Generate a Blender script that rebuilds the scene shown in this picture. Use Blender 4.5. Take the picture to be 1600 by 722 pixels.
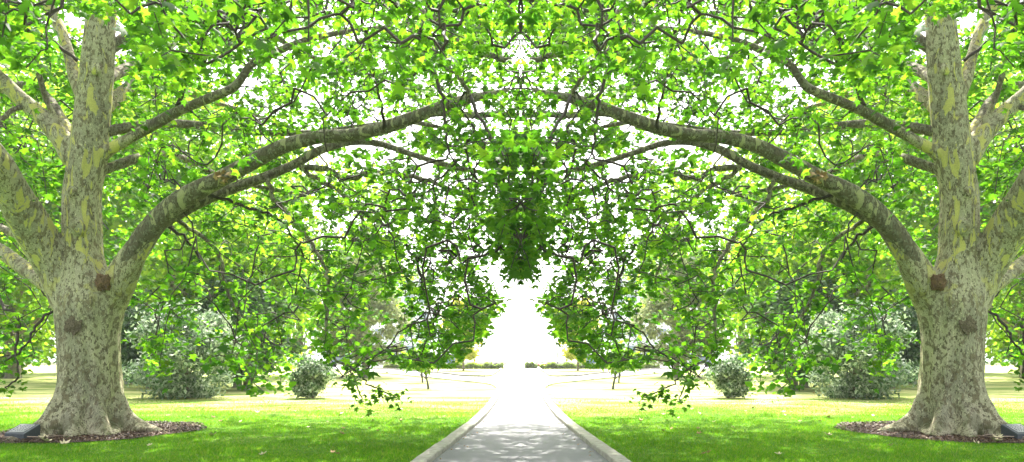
import bpy, bmesh, math, random
import numpy as np
from mathutils import Vector, Matrix

R = math.radians
F = 1100.0          # focal length in photo pixels (photo 1600 wide)
CX, HY = 813.5, 555.0
EYE = 1.65

# ------------------------------------------------------------------ camera
scene = bpy.context.scene
for o in list(bpy.data.objects): bpy.data.objects.remove(o)
cam_d = bpy.data.cameras.new('camera'); cam = bpy.data.objects.new('camera', cam_d)
scene.collection.objects.link(cam); scene.camera = cam
cam.location = (0, 0, EYE); cam.rotation_euler = (R(90), 0, 0)
cam_d.sensor_width = 36; cam_d.lens = 36 * F / 1600
cam_d.shift_x = -(CX - 800) / 1600; cam_d.shift_y = (HY - 361) / 1600
cam_d.clip_start = 0.05; cam_d.clip_end = 6000
scene.render.resolution_x = 1024; scene.render.resolution_y = 462

# ------------------------------------------------------------------ light
SUN_EL = 56
world = bpy.data.worlds.new('World'); scene.world = world; world.use_nodes = True
wt = world.node_tree; bg = wt.nodes['Background']
sky = wt.nodes.new('ShaderNodeTexSky'); sky.sky_type = 'NISHITA'; sky.sun_disc = False
sky.sun_elevation = R(SUN_EL); sky.sun_rotation = R(0)
sky.air_density = 1.0; sky.dust_density = 6.0; sky.ozone_density = 0.6; sky.altitude = 0
hsv = wt.nodes.new('ShaderNodeHueSaturation'); hsv.inputs['Saturation'].default_value = 0.35
hsv.inputs['Value'].default_value = 1.0
wt.links.new(sky.outputs[0], hsv.inputs['Color']); wt.links.new(hsv.outputs[0], bg.inputs['Color'])
bg.inputs['Strength'].default_value = 0.15
sun_d = bpy.data.lights.new('sun', 'SUN'); sun_d.energy = 3.3; sun_d.angle = R(0.6); sun_d.color = (1.0, 0.95, 0.85)
sun = bpy.data.objects.new('sun', sun_d); scene.collection.objects.link(sun)
sun.rotation_euler = (R(-(90 - SUN_EL)), 0, 0); sun.location = (0, 30, 40)
scene.view_settings.view_transform = 'Standard'; scene.view_settings.look = 'None'
scene.view_settings.gamma = 1.0; scene.view_settings.use_curve_mapping = False
scene.view_settings.exposure = 2.22

rng = np.random.default_rng(7)
random.seed(7)

# ------------------------------------------------------------------ helpers
def P(u, v, Y):                       # photo pixel at a chosen distance -> metres
    return Vector(((u - CX) / F * Y, Y, EYE + (HY - v) / F * Y))
def GY(v): return EYE * F / (v - HY)  # distance of the ground seen at row v

def link(o, parent=None):
    scene.collection.objects.link(o)
    if parent: o.parent = parent
    return o
def props(o, label=None, cat=None, group=None, kind=None):
    if label: o['label'] = label
    if cat: o['category'] = cat
    if group: o['group'] = group
    if kind: o['kind'] = kind
    return o
def empty(name, loc, label, cat, group=None, rotz=0):
    o = bpy.data.objects.new(name, None); o.empty_display_size = .2
    o.location = loc; o.rotation_euler.z = rotz
    link(o); return props(o, label, cat, group)
def mesh_np(name, verts, faces, mat, parent=None, smooth=False, origin=None):
    me = bpy.data.meshes.new(name)
    verts = np.asarray(verts, dtype=np.float32).reshape(-1, 3)
    if origin is not None: verts = verts - np.asarray(origin, dtype=np.float32)
    if isinstance(faces, np.ndarray):
        k = faces.shape[1]; n = len(faces)
        me.vertices.add(len(verts)); me.vertices.foreach_set('co', verts.ravel())
        me.loops.add(n * k); me.loops.foreach_set('vertex_index', faces.astype(np.int32).ravel())
        me.polygons.add(n); me.polygons.foreach_set('loop_start', np.arange(0, n * k, k, dtype=np.int32))
        me.update(calc_edges=True); me.validate()
    else:
        me.from_pydata([tuple(v) for v in verts], [], faces); me.update()
    if smooth: me.polygons.foreach_set('use_smooth', [True] * len(me.polygons))
    if mat: me.materials.append(mat)
    o = bpy.data.objects.new(name, me); link(o, parent)
    if origin is not None and parent is None: o.location = origin
    return o
def mirror_tree(root, label, cat=None, group=None, loc=None):
    """the same plant or stone again across the path, its left and right swapped"""
    def cp(o, par):
        c = o.copy(); scene.collection.objects.link(c); c.parent = par
        for ch in [x for x in list(bpy.data.objects) if x.parent == o]: cp(ch, c)
        return c
    r = cp(root, None)
    r.location = (-root.location.x, root.location.y, root.location.z)
    r.scale = (-root.scale.x, root.scale.y, root.scale.z)
    r.rotation_euler = (root.rotation_euler.x, root.rotation_euler.y, -root.rotation_euler.z)
    r['label'] = label
    return r

# ------------------------------------------------------------------ materials
def mat(name):
    m = bpy.data.materials.new(name); m.use_nodes = True
    nt = m.node_tree; b = nt.nodes['Principled BSDF']
    return m, nt, b
def N(nt, t, **k):
    n = nt.nodes.new(t)
    for a, v in k.items():
        if hasattr(n, a): setattr(n, a, v)
        else: n.inputs[a].default_value = v
    return n
def ramp(nt, fac, stops, interp='LINEAR'):
    r = nt.nodes.new('ShaderNodeValToRGB'); r.color_ramp.interpolation = interp
    e = r.color_ramp.elements
    while len(e) < len(stops): e.new(0.5)
    for i, (p, c) in enumerate(stops):
        e[i].position = p; e[i].color = (c[0], c[1], c[2], 1) if hasattr(c, '__len__') else (c, c, c, 1)
    nt.links.new(fac, r.inputs[0]); return r.outputs[0]
def mix(nt, fac, a, b, mode='MIX'):
    m = nt.nodes.new('ShaderNodeMix'); m.data_type = 'RGBA'; m.blend_type = mode
    for s, v in ((0, fac), (6, a), (7, b)):
        if isinstance(v, (int, float)): m.inputs[s].default_value = v
        elif isinstance(v, tuple): m.inputs[s].default_value = (*v, 1)
        else: nt.links.new(v, m.inputs[s])
    return m.outputs[2]
def coords(nt, scale=(1, 1, 1), kind='Object'):
    tc = N(nt, 'ShaderNodeTexCoord'); mp = N(nt, 'ShaderNodeMapping')
    mp.inputs['Scale'].default_value = scale
    nt.links.new(tc.outputs[kind], mp.inputs[0]); return mp.outputs[0]
def noise(nt, vec, scale, detail=4, rough=.5, dist=0):
    n = N(nt, 'ShaderNodeTexNoise'); n.inputs['Scale'].default_value = scale
    n.inputs['Detail'].default_value = detail; n.inputs['Roughness'].default_value = rough
    n.inputs['Distortion'].default_value = dist
    nt.links.new(vec, n.inputs['Vector']); return n.outputs['Fac']
def bump(nt, b, h, strength, dist):
    n = N(nt, 'ShaderNodeBump'); n.inputs['Strength'].default_value = strength
    n.inputs['Distance'].default_value = dist
    nt.links.new(h, n.inputs['Height']); nt.links.new(n.outputs[0], b.inputs['Normal'])
def simple(name, col, rough=.7, var=.25, scale=6, metal=0, bmp=.3, bd=.01):
    m, nt, b = mat(name); v = coords(nt)
    n = noise(nt, v, scale, 6, .6)
    lo = tuple(c * (1 - var) for c in col); hi = tuple(min(1, c * (1 + var)) for c in col)
    nt.links.new(ramp(nt, n, [(.3, lo), (.7, hi)]), b.inputs['Base Color'])
    b.inputs['Roughness'].default_value = rough; b.inputs['Metallic'].default_value = metal
    if bmp: bump(nt, b, n, bmp, bd)
    return m

def noise_z(nt, z):
    m = N(nt, 'ShaderNodeMath'); m.operation = 'MULTIPLY'; nt.links.new(z, m.inputs[0]); m.inputs[1].default_value = .12
    return m.outputs[0]
def bark_mat(name, pale, dark, yellow, yel_amt=.62, p1=.53):
    m, nt, b = mat(name)
    v = coords(nt, (1, 1, .55))
    n1 = noise(nt, coords(nt, (1, 1, .62)), 9.5 if p1 > .5 else 12, 5, .68, .3)           # plates
    n2 = noise(nt, coords(nt, (1.15, 1.15, .5)), 23, 4, .62, .5)             # small flakes
    n4 = noise(nt, coords(nt, (1.15, 1.15, .45)), 36, 3, .6, .3)
    n3 = noise(nt, coords(nt, (1.1, 1.1, .33)), 5.2, 5, .6, .7)
    fine = noise(nt, coords(nt, (1, 1, .4)), 80, 5, .75)
    big = noise(nt, coords(nt, (1, 1, .4)), 2.1, 3, .55)
    col = mix(nt, ramp(nt, big, [(.35, 0), (.65, 1)]), pale, tuple(c * k for c, k in zip(pale, (.62, .64, .66))))
    k1 = ramp(nt, n1, [(p1, 0), (p1 + .012, 1)]); k2 = ramp(nt, n2, [(.57, 0), (.585, 1)]); k4 = ramp(nt, n4, [(.61, 0), (.63, 1)])
    rim = ramp(nt, n1, [(p1 - .02, 0), (p1 - .004, 1), (p1 + .03, 0)])
    col = mix(nt, k4, col, tuple(min(1, c * 1.3) for c in pale))
    col = mix(nt, k1, col, tuple(c * 1.7 for c in dark)); col = mix(nt, k2, col, dark)
    rm_ = mix(nt, 1.0, rim, (.55, .55, .55), 'MULTIPLY'); col = mix(nt, rm_, col, tuple(c * .5 for c in dark))
    zs = N(nt, 'ShaderNodeSeparateXYZ'); nt.links.new(coords(nt), zs.inputs[0])
    k3 = mix(nt, 1.0, ramp(nt, n3, [(yel_amt, 0), (yel_amt + .012, 1)]), ramp(nt, noise_z(nt, zs.outputs[2]), [(.3, 0.0), (.45, 1)]), 'MULTIPLY'); col = mix(nt, k3, col, yellow)
    col = mix(nt, .5, col, ramp(nt, fine, [(.3, (.3, .28, .25)), (.65, (1.1, 1.1, 1.1))]), 'MULTIPLY')
    # moss and dirt low on the stem
    sep = N(nt, 'ShaderNodeSeparateXYZ'); nt.links.new(coords(nt), sep.inputs[0])
    low = ramp(nt, sep.outputs[2], [(0.0, 1), (.55, 0)])
    ms = mix(nt, 1.0, low, ramp(nt, noise(nt, v, 4, 5, .6), [(.48, 0), (.6, 1)]), 'MULTIPLY')
    col = mix(nt, ms, col, (.10, .105, .035))
    nt.links.new(col, b.inputs['Base Color'])
    h = mix(nt, .5, k1, k2); h = mix(nt, .35, h, k3); h = mix(nt, .45, h, fine)
    bump(nt, b, h, 1.0, .035)
    b.inputs['Roughness'].default_value = .85
    return m

def leaf_mat(name, cols, trans, mixf=.5, rough=.45):
    """cols: colour stops picked at random for each leaf; trans: light let through"""
    m, nt, b = mat(name)
    geo = N(nt, 'ShaderNodeNewGeometry')
    c = ramp(nt, geo.outputs['Random Per Island'], cols)
    t = ramp(nt, geo.outputs['Random Per Island'], trans)
    big = noise(nt, coords(nt), .35, 3, .6)
    k = ramp(nt, big, [(.35, (.75, .8, .75)), (.65, (1.15, 1.1, 1.0))])
    c = mix(nt, 1.0, c, k, 'MULTIPLY'); t = mix(nt, 1.0, t, k, 'MULTIPLY')
    nt.links.new(c, b.inputs['Base Color']); b.inputs['Roughness'].default_value = rough
    b.inputs['Specular IOR Level'].default_value = .2
    tr = N(nt, 'ShaderNodeBsdfTranslucent'); nt.links.new(t, tr.inputs[0])
    mx = N(nt, 'ShaderNodeMixShader'); mx.inputs[0].default_value = mixf
    nt.links.new(b.outputs[0], mx.inputs[1]); nt.links.new(tr.outputs[0], mx.inputs[2])
    nt.links.new(mx.outputs[0], nt.nodes['Material Output'].inputs[0])
    return m

M = {}
M['bark'] = bark_mat('plane_bark', (.60, .54, .36), (.17, .14, .085), (.70, .64, .20), .56, .548)
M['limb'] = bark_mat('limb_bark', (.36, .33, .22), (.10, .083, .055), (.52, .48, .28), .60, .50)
M['sunlit_limb'] = bark_mat('sunlit_limb_bark', (.62, .60, .50), (.33, .31, .24), (.66, .63, .45), .6)  # lighter copy of limb bark, sunlight on the rear limb put into colour
M['twig'] = simple('twig_bark', (.042, .03, .022), .8, .4, 12, bmp=.2)
M['scar'] = simple('scar_bark', (.17, .13, .085), .9, .6, 30, bmp=1, bd=.05)
M['burl'] = simple('burl_bark', (.19, .11, .06), .9, .7, 26, bmp=1, bd=.06)
M['leaf'] = leaf_mat('plane_leaf',
    [(0, (.022, .065, .008)), (.5, (.045, .12, .009)), (.9, (.08, .165, .012)), (1, (.13, .2, .02))],
    [(0, (.07, .23, .01)), (.4, (.12, .34, .012)), (.85, (.22, .50, .015)), (1, (.32, .56, .03))], .66, .55)
M['bgleaf'] = leaf_mat('distant_leaf',
    [(0, (.045, .11, .008)), (.6, (.10, .2, .012)), (1, (.18, .26, .02))],
    [(0, (.20, .42, .01)), (.6, (.32, .58, .02)), (1, (.48, .68, .05))], .6)
M['yellowleaf'] = leaf_mat('yellow_leaf',
    [(0, (.3, .33, .02)), (1, (.5, .48, .03))], [(0, (.5, .6, .02)), (1, (.85, .8, .05))], .5)
M['silver'] = leaf_mat('silver_leaf',
    [(0, (.05, .11, .045)), (.4, (.14, .22, .13)), (.72, (.42, .5, .42)), (1, (.66, .70, .64))],
    [(0, (.08, .2, .05)), (1, (.5, .6, .4))], .3)
M['darkleaf'] = leaf_mat('dark_leaf',
    [(0, (.025, .06, .025)), (.7, (.055, .12, .045)), (1, (.2, .28, .18))],
    [(0, (.05, .17, .02)), (1, (.22, .38, .07))], .4)
M['greygreen'] = leaf_mat('grey_green_leaf',
    [(0, (.2, .24, .1)), (.6, (.38, .43, .22)), (1, (.52, .55, .34))],
    [(0, (.24, .32, .1)), (1, (.55, .6, .3))], .4)
M['hedgeleaf'] = leaf_mat('hedge_leaf',
    [(0, (.07, .13, .015)), (1, (.22, .3, .03))], [(0, (.2, .36, .03)), (1, (.4, .5, .06))], .35)
M['bgbark'] = simple('far_bark', (.2, .17, .13), .9, .4, 5)
M['fallen'] = simple('fallen_leaf', (.42, .27, .13), .8, .35, 9, bmp=.2)
M['fallen_pale'] = simple('fallen_leaf_pale', (.6, .5, .32), .8, .2, 9, bmp=.2)
M['stick'] = simple('dry_stick', (.36, .27, .2), .85, .3, 20)
M['slate'] = simple('slate', (.055, .065, .075), .5, .25, 25, bmp=.25, bd=.004)
M['bronze'] = simple('bronze_plate', (.06, .06, .07), .4, .2, 25, metal=.3, bmp=0)
M['engrave'] = simple('raised_lettering', (.6, .6, .57), .5, .1, 25, bmp=0)
M['white_wall'] = simple('white_render', (.78, .77, .74), .8, .04, 1, bmp=0)
M['glass'] = simple('window_glass', (.25, .3, .34), .15, .15, .6, bmp=0)
M['darkmetal'] = simple('dark_metal', (.06, .06, .07), .5, .2, 5, bmp=0)
M['redpaint'] = simple('red_paint', (.45, .05, .03), .35, .1, 2, bmp=0)
M['bluepaint'] = simple('blue_grey_paint', (.16, .22, .3), .35, .1, 2, bmp=0)
M['tyre'] = simple('tyre_rubber', (.02, .02, .02), .8, .1, 5, bmp=0)
M['stone'] = simple('quay_stone', (.6, .58, .54), .85, .12, 2)

def lawn_mat():
    m, nt, b = mat('lawn'); v = coords(nt)
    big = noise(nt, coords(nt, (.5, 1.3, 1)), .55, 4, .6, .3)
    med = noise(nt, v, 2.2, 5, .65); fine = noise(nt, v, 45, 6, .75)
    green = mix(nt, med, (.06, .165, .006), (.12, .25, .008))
    sunlit_straw = mix(nt, med, (.40, .46, .10), (.66, .61, .32))
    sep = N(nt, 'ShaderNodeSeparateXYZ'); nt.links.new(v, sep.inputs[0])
    # dry open turf with its sunlit paleness painted in, green turf below the trees
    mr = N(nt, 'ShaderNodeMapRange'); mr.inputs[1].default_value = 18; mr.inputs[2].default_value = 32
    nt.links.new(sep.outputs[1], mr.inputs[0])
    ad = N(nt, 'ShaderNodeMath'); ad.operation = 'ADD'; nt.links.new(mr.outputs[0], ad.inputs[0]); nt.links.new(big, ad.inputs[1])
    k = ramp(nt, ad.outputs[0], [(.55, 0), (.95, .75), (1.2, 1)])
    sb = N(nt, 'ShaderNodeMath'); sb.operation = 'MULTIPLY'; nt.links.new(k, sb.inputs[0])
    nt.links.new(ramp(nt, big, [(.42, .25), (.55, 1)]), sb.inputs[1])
    col = mix(nt, sb.outputs[0], green, sunlit_straw)
    col = mix(nt, .6, col, ramp(nt, fine, [(.25, (.35, .35, .3)), (.7, (1.2, 1.2, 1.1))]), 'MULTIPLY')
    nt.links.new(col, b.inputs['Base Color']); b.inputs['Roughness'].default_value = .9
    b.inputs['Specular IOR Level'].default_value = .15
    bump(nt, b, fine, .8, .03)
    return m
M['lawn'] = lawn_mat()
def path_mat():
    m, nt, b = mat('asphalt_path'); v = coords(nt)
    f = noise(nt, v, 130, 4, .8); g = noise(nt, v, 1.6, 5, .6)
    col = mix(nt, f, (.12, .118, .126), (.26, .256, .266))
    col = mix(nt, .5, col, ramp(nt, g, [(.3, (.75, .75, .77)), (.7, (1.05, 1.05, 1.05))]), 'MULTIPLY')
    nt.links.new(col, b.inputs['Base Color']); b.inputs['Roughness'].default_value = .85
    bump(nt, b, f, .5, .008); return m
M['path'] = path_mat()
M['kerb'] = simple('kerb_concrete', (.33, .31, .26), .9, .3, 9, bmp=.5, bd=.012)
M['mulch'] = simple('mulch', (.08, .045, .03), .95, .6, 22, bmp=1, bd=.05)
M['chip'] = leaf_mat('mulch_chip', [(0, (.03, .016, .012)), (.6, (.10, .055, .035)), (.95, (.22, .14, .09)), (1, (.4, .3, .2))],
                     [(0, (.01, .01, .01)), (1, (.02, .01, .01))], .02)
M['grass'] = leaf_mat('grass_blade', [(0, (.045, .13, .004)), (.7, (.10, .24, .007)), (1, (.28, .32, .05))],
                      [(0, (.12, .38, .006)), (.8, (.25, .56, .01)), (1, (.5, .56, .08))], .5)
m, nt, b = mat('water'); b.inputs['Base Color'].default_value = (.3, .36, .38, 1); b.inputs['Roughness'].default_value = .25
bump(nt, b, noise(nt, coords(nt), .5, 4, .6), .5, .3); M['water'] = m
M['hill'] = simple('far_hill', (.12, .16, .10), .95, .3, .02, bmp=0)

# ------------------------------------------------------------------ ground, path, kerbs
def sheet(name, pts, z, mt, label=None):
    o = mesh_np(name, [(x, y, z) for x, y in pts], [list(range(len(pts)))], mt)
    props(o, kind='structure'); return o
gx = np.concatenate([np.linspace(-3000, -60, 12), np.linspace(-50, 50, 81), np.linspace(60, 3000, 12)])
gy = np.concatenate([np.linspace(-60, 0, 6), np.linspace(2, 100, 80), np.linspace(110, 4000, 14)])
X, Yg = np.meshgrid(gx, gy, indexing='ij'); Z = np.zeros_like(X)
nx, ny = X.shape; idx = np.arange(nx * ny).reshape(nx, ny)
fc = np.stack([idx[:-1, :-1], idx[1:, :-1], idx[1:, 1:], idx[:-1, 1:]], -1).reshape(-1, 4)
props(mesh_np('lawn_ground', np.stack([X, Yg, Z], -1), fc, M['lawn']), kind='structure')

# path edge (inner kerb line), X half-width along Y
EDGE = [(-30, 1.75), (5, 1.6), (8, 1.5), (10.87, 1.37), (14, 1.17), (19.1, .93), (25.9, .84), (33, .9), (37.5, 1.25), (40.5, 1.9), (43, 3.0), (48, 5.2), (55, 8.4), (65, 13), (76, 18.5), (92, 27)]
def edge_pts(n=8):
    out = []
    e = [Vector((x, y, 0)) for y, x in EDGE]
    for i in range(len(e) - 1):
        p0 = e[max(i - 1, 0)]; p1 = e[i]; p2 = e[i + 1]; p3 = e[min(i + 2, len(e) - 1)]
        for k in range(n):
            t = k / n
            out.append(.5 * ((2 * p1) + (-p0 + p2) * t + (2 * p0 - 5 * p1 + 4 * p2 - p3) * t * t + (-p0 + 3 * p1 - 3 * p2 + p3) * t ** 3))
    out.append(e[-1]); return out
EP = edge_pts()
def path_halfwidth(y):
    return np.interp(y, [p.y for p in EP], [p.x for p in EP])
pp = [(-p.x, p.y) for p in EP]
far = [(-24, 92), (-16, 82.5), (-10.8, 72.6), (-6.2, 60.5), (-4, 54), (-2.2, 53.2), (-1.9, 60), (-1.9, 80), (-1.9, 118), (1.9, 118), (1.9, 80), (1.9, 60), (2.2, 53.2), (4, 54), (6.2, 60.5), (10.8, 72.6), (16, 82.5), (24, 92)]
sheet('path', pp + far + [(-x, y) for x, y in pp[::-1]], .006, M['path'])
# the cross drive also runs behind the islands
sheet('quay_road', [(-30, 92), (30, 92), (30, 117.5), (-30, 117.5)], .011, M['path'])
for s in (-1, 1):
    vs = []; fs = []; d = 0
    prof = [(0, -.05), (0, .075), (.015, .09), (.225, .09), (.24, .075), (.24, -.05)]
    for i, p in enumerate(EP):
        a = EP[max(i - 1, 0)]; c = EP[min(i + 1, len(EP) - 1)]; t = (c - a).normalized(); n = Vector((t.y, -t.x, 0))
        for off, z in prof:
            j = random.uniform(-.006, .006)
            q = p + n * (off + j); vs.append((s * q.x, q.y, z + (random.uniform(-.006, .004) if z > 0 else 0)))
        if i:
            b0 = (i - 1) * 6; b1 = i * 6
            for k in range(5): fs.append([b0 + k, b0 + k + 1, b1 + k + 1, b1 + k])
    props(mesh_np('kerb', vs, fs, M['kerb']), 'worn concrete kerb along the %s edge of the path' % ('left' if s < 0 else 'right'), 'kerb', kind='structure')
# thin kerb line round the far lawn islands
ISL = [(-22, 90), (-16, 82.5), (-10.8, 72.6), (-6.2, 60.5), (-4.4, 54.4), (-2.7, 53.6), (-2.25, 55.5), (-2.2, 82), (-2.6, 90), (-22.1, 90.1)]
for s in (-1, 1):
    pts = ISL; vs = []; fs = []
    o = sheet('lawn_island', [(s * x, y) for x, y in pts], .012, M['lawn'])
    for i, (x, y) in enumerate(pts[:9]):
        a = Vector(pts[max(i - 1, 0)]); c = Vector(pts[min(i + 1, 8)]); t = (c - a).normalized(); n = Vector((t.y, -t.x))
        for off, z in ((0, 0), (0, .13), (-.16, .13), (-.16, 0)):
            vs.append((s * (x + n.x * off), y + n.y * off, z))
        if i:
            for k in range(3): fs.append([(i - 1) * 4 + k, (i - 1) * 4 + k + 1, i * 4 + k + 1, i * 4 + k])
    props(mesh_np('island_kerb', vs, fs, M['kerb']), kind='structure')
w = sheet('water', [(-2500, 125), (2500, 125), (2500, 1500), (-2500, 1500)], .008, M['water'])
hv = []; hf = []
xs = np.linspace(-1500, 1500, 121)
for i, x in enumerate(xs):
    h = 38 + 16 * math.sin(x * .004 + 1) + 9 * math.sin(x * .013) + 4 * math.sin(x * .05)
    for k, (dy, z) in enumerate(((0, -1), (60, .5), (160, .9), (260, 1.0), (600, -.02))):
        hv.append((x, 820 + dy, h * z if z > 0 else -1))
    if i:
        for k in range(4): hf.append([(i - 1) * 5 + k, i * 5 + k, i * 5 + k + 1, (i - 1) * 5 + k + 1])
props(mesh_np('hill', hv, hf, M['hill'], smooth=True), kind='structure')

# ------------------------------------------------------------------ tubes
def catmull(pts, n=8):
    pts = [np.array(p, dtype=float) for p in pts]; out = []
    for i in range(len(pts) - 1):
        p0 = pts[max(i - 1, 0)]; p1 = pts[i]; p2 = pts[i + 1]; p3 = pts[min(i + 2, len(pts) - 1)]
        for k in range(n):
            t = k / n
            out.append(.5 * ((2 * p1) + (-p0 + p2) * t + (2 * p0 - 5 * p1 + 4 * p2 - p3) * t * t + (-p0 + 3 * p1 - 3 * p2 + p3) * t ** 3))
    out.append(pts[-1]); return np.array(out)
def tube(path, sides=10, lump=.06, seed=0):
    """path rows x,y,z,r -> verts, quads (as lists)"""
    rs = np.random.default_rng(seed); n = len(path)
    ph = rs.uniform(0, 6.28, 4); vs = np.zeros((n, sides, 3)); up = np.array([0.13, .99, .05])
    s = 0
    for i in range(n):
        t = path[min(i + 1, n - 1), :3] - path[max(i - 1, 0), :3]; t /= (np.linalg.norm(t) + 1e-9)
        a = np.cross(t, up); a /= (np.linalg.norm(a) + 1e-9); b2 = np.cross(t, a); up = np.cross(a, t)
        if i: s += np.linalg.norm(path[i, :3] - path[i - 1, :3])
        for k in range(sides):
            th = 2 * math.pi * k / sides; r = path[i, 3]
            r *= 1 + lump * (math.sin(2 * th + ph[0] + s * 1.1) + .7 * math.sin(3 * th + ph[1] - s * 2.3) + .8 * math.sin(s * 4.1 + ph[2]))
            vs[i, k] = path[i, :3] + r * (math.cos(th) * a + math.sin(th) * b2)
    f = []
    for i in range(n - 1):
        for k in range(sides):
            k2 = (k + 1) % sides
            f.append([i * sides + k, i * sides + k2, (i + 1) * sides + k2, (i + 1) * sides + k])
    f.append(list(range(sides))[::-1]); f.append([(n - 1) * sides + k for k in range(sides)])
    return vs.reshape(-1, 3), f
def px(pts, grow=1.0):
    out = []
    for u, v, Y, r in pts:
        p = P(u, v, Y); out.append((p.x, p.y, p.z, r / F * Y * grow * math.cos(math.atan2(abs(p.x), Y))))
    return out

# ------------------------------------------------------------------ the plane tree
TX, TY = (139 - CX) / F * 15.0, 15.0
ORG = (TX, TY, 0)
LIMBS = {   # photo columns/rows with real distances (m) and radius in pixels
 'low_left':   [(118, 470, 15, 30), (88, 415, 14.9, 33), (55, 362, 14.5, 31), (25, 312, 14.0, 29), (-8, 255, 13.4, 28), (-50, 205, 12.8, 25), (-110, 160, 12, 20), (-190, 130, 11.2, 13), (-260, 120, 10.6, 6)],
 'arch':       [(160, 480, 15, 26), (186, 440, 14.9, 25), (205, 405, 14.8, 23), (232, 362, 14.7, 21), (262, 330, 14.6, 20), (300, 302, 14.5, 17), (345, 279, 14.4, 15), (400, 250, 14.3, 14), (450, 226, 14.2, 13), (500, 214, 14.1, 12), (545, 211, 14.0, 12), (595, 201, 13.9, 11.5), (640, 186, 13.8, 11), (690, 167, 13.7, 10), (730, 155, 13.6, 8), (765, 148, 13.6, 6), (795, 140, 13.6, 3)],
 'arch_lower': [(240, 360, 14.75, 14), (275, 335, 14.9, 15), (320, 312, 15.0, 14), (370, 292, 15.1, 12), (415, 276, 15.2, 11), (460, 257, 15.3, 10), (500, 235, 15.4, 9), (545, 222, 15.6, 8), (590, 224, 15.7, 6.5), (640, 240, 15.8, 6), (690, 256, 15.8, 5.5), (735, 266, 15.8, 5), (775, 272, 15.8, 3.5), (800, 268, 15.8, 2)],
 'arch_twin':  [(640, 188, 13.8, 6), (672, 178, 13.75, 6), (705, 177, 13.7, 6), (740, 180, 13.7, 5.5), (775, 179, 13.7, 5), (812, 181, 13.7, 4.5)],
 'upper_right':[(140, 262, 15, 11), (168, 236, 15, 10), (200, 218, 14.9, 9), (235, 198, 14.8, 9), (275, 175, 14.6, 8.5), (320, 156, 14.4, 8), (360, 140, 14.2, 7.5), (375, 126, 14.1, 7), (393, 101, 14, 6.3), (428, 83, 13.8, 6), (480, 62, 13.5, 5), (540, 50, 13.2, 3.5), (610, 40, 13, 2)],
 'upper_left': [(118, 250, 15, 17), (95, 215, 15.0, 16), (62, 180, 15, 14), (30, 152, 14.9, 13), (-5, 118, 14.8, 12), (-50, 85, 14.6, 10), (-110, 60, 14.3, 7), (-180, 50, 14, 4)],
 'left_behind':[(120, 225, 15.2, 9), (98, 190, 15.6, 9), (80, 160, 16, 8.5), (55, 138, 16.4, 7.5), (30, 133, 16.8, 6.5), (-10, 140, 17.3, 5.5), (-60, 130, 18, 4), (-120, 120, 18.5, 2)],
 'left_riser': [(128, 150, 15.1, 9), (116, 118, 15.3, 9.5), (106, 80, 15.5, 9), (92, 40, 15.7, 9), (75, 5, 15.9, 8.5), (45, -50, 16.2, 7), (0, -120, 16.5, 5), (-50, -180, 17, 3)],
 'right_riser':[(150, 95, 15, 11), (178, 72, 15.3, 9), (205, 50, 15.6, 8.5), (232, 28, 16, 8), (250, -10, 16.4, 7), (290, -60, 17, 5), (340, -120, 17.6, 3)],
 'thin_left':  [(90, 190, 15, 5), (74, 160, 14.9, 4.5), (62, 120, 14.7, 4.5), (50, 78, 14.5, 4.3), (38, 42, 14.3, 4), (22, 8, 14.1, 4), (0, -40, 13.9, 3)],
 'bottom_left':[(110, 475, 15.1, 13), (80, 447, 15.3, 14), (50, 428, 15.5, 13.5), (22, 408, 15.7, 12.5), (-5, 388, 15.9, 12), (-45, 368, 16.2, 10), (-110, 340, 16.7, 7), (-180, 330, 17, 4)],
 'behind_left':[(100, 420, 15.4, 8), (70, 395, 15.9, 8.5), (42, 376, 16.4, 8), (15, 362, 16.9, 7.5), (-15, 352, 17.4, 6.5), (-80, 345, 18.4, 4)],
 'pale_behind':[(150, 180, 15.2, 10), (185, 150, 16.0, 10.5), (210, 128, 16.6, 9.5), (240, 98, 17.4, 8.5), (270, 66, 18.2, 7.5), (298, 44, 19, 6.5), (340, 20, 20, 5), (400, -20, 21, 3)],
}
LIMBS3 = []   # limbs above and around the frame, metres: heading, start height, length, rise, radius
for k, (ang, z0, L, rise, r) in enumerate([(-60, 10.3, 9.5, 1.0, .11), (-95, 10.8, 8.5, .8, .11), (-30, 10.2, 10.5, 1.6, .12), (-130, 10.5, 8, 1.4, .11),
        (10, 9.0, 10.5, 2.8, .13), (45, 8.2, 9, 2.8, .12), (85, 7.4, 8.5, 2.4, .12), (125, 8.8, 8.5, 2.8, .12), (170, 9.2, 8, 3, .12), (-165, 10, 7, 3, .1),
        (-15, 10.6, 8, 3, .1), (-75, 10.4, 8, 2.6, .1), (60, 5.6, 7.5, 1.5, .1), (15, 6.3, 9, 1.2, .1)]):
    pts = []
    a = R(ang)
    for q in np.linspace(0, 1, 9):
        d = q * L; zz = z0 + rise * math.sin(q * 2.2) - 1.6 * q * q
        a2 = a + .25 * math.sin(q * 5 + k)
        pts.append((TX + .1 + d * math.cos(a2), TY + d * math.sin(a2), zz + .15 * math.sin(q * 9 + k), r * (1 - .85 * q) + .012))
    LIMBS3.append(pts)
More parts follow.
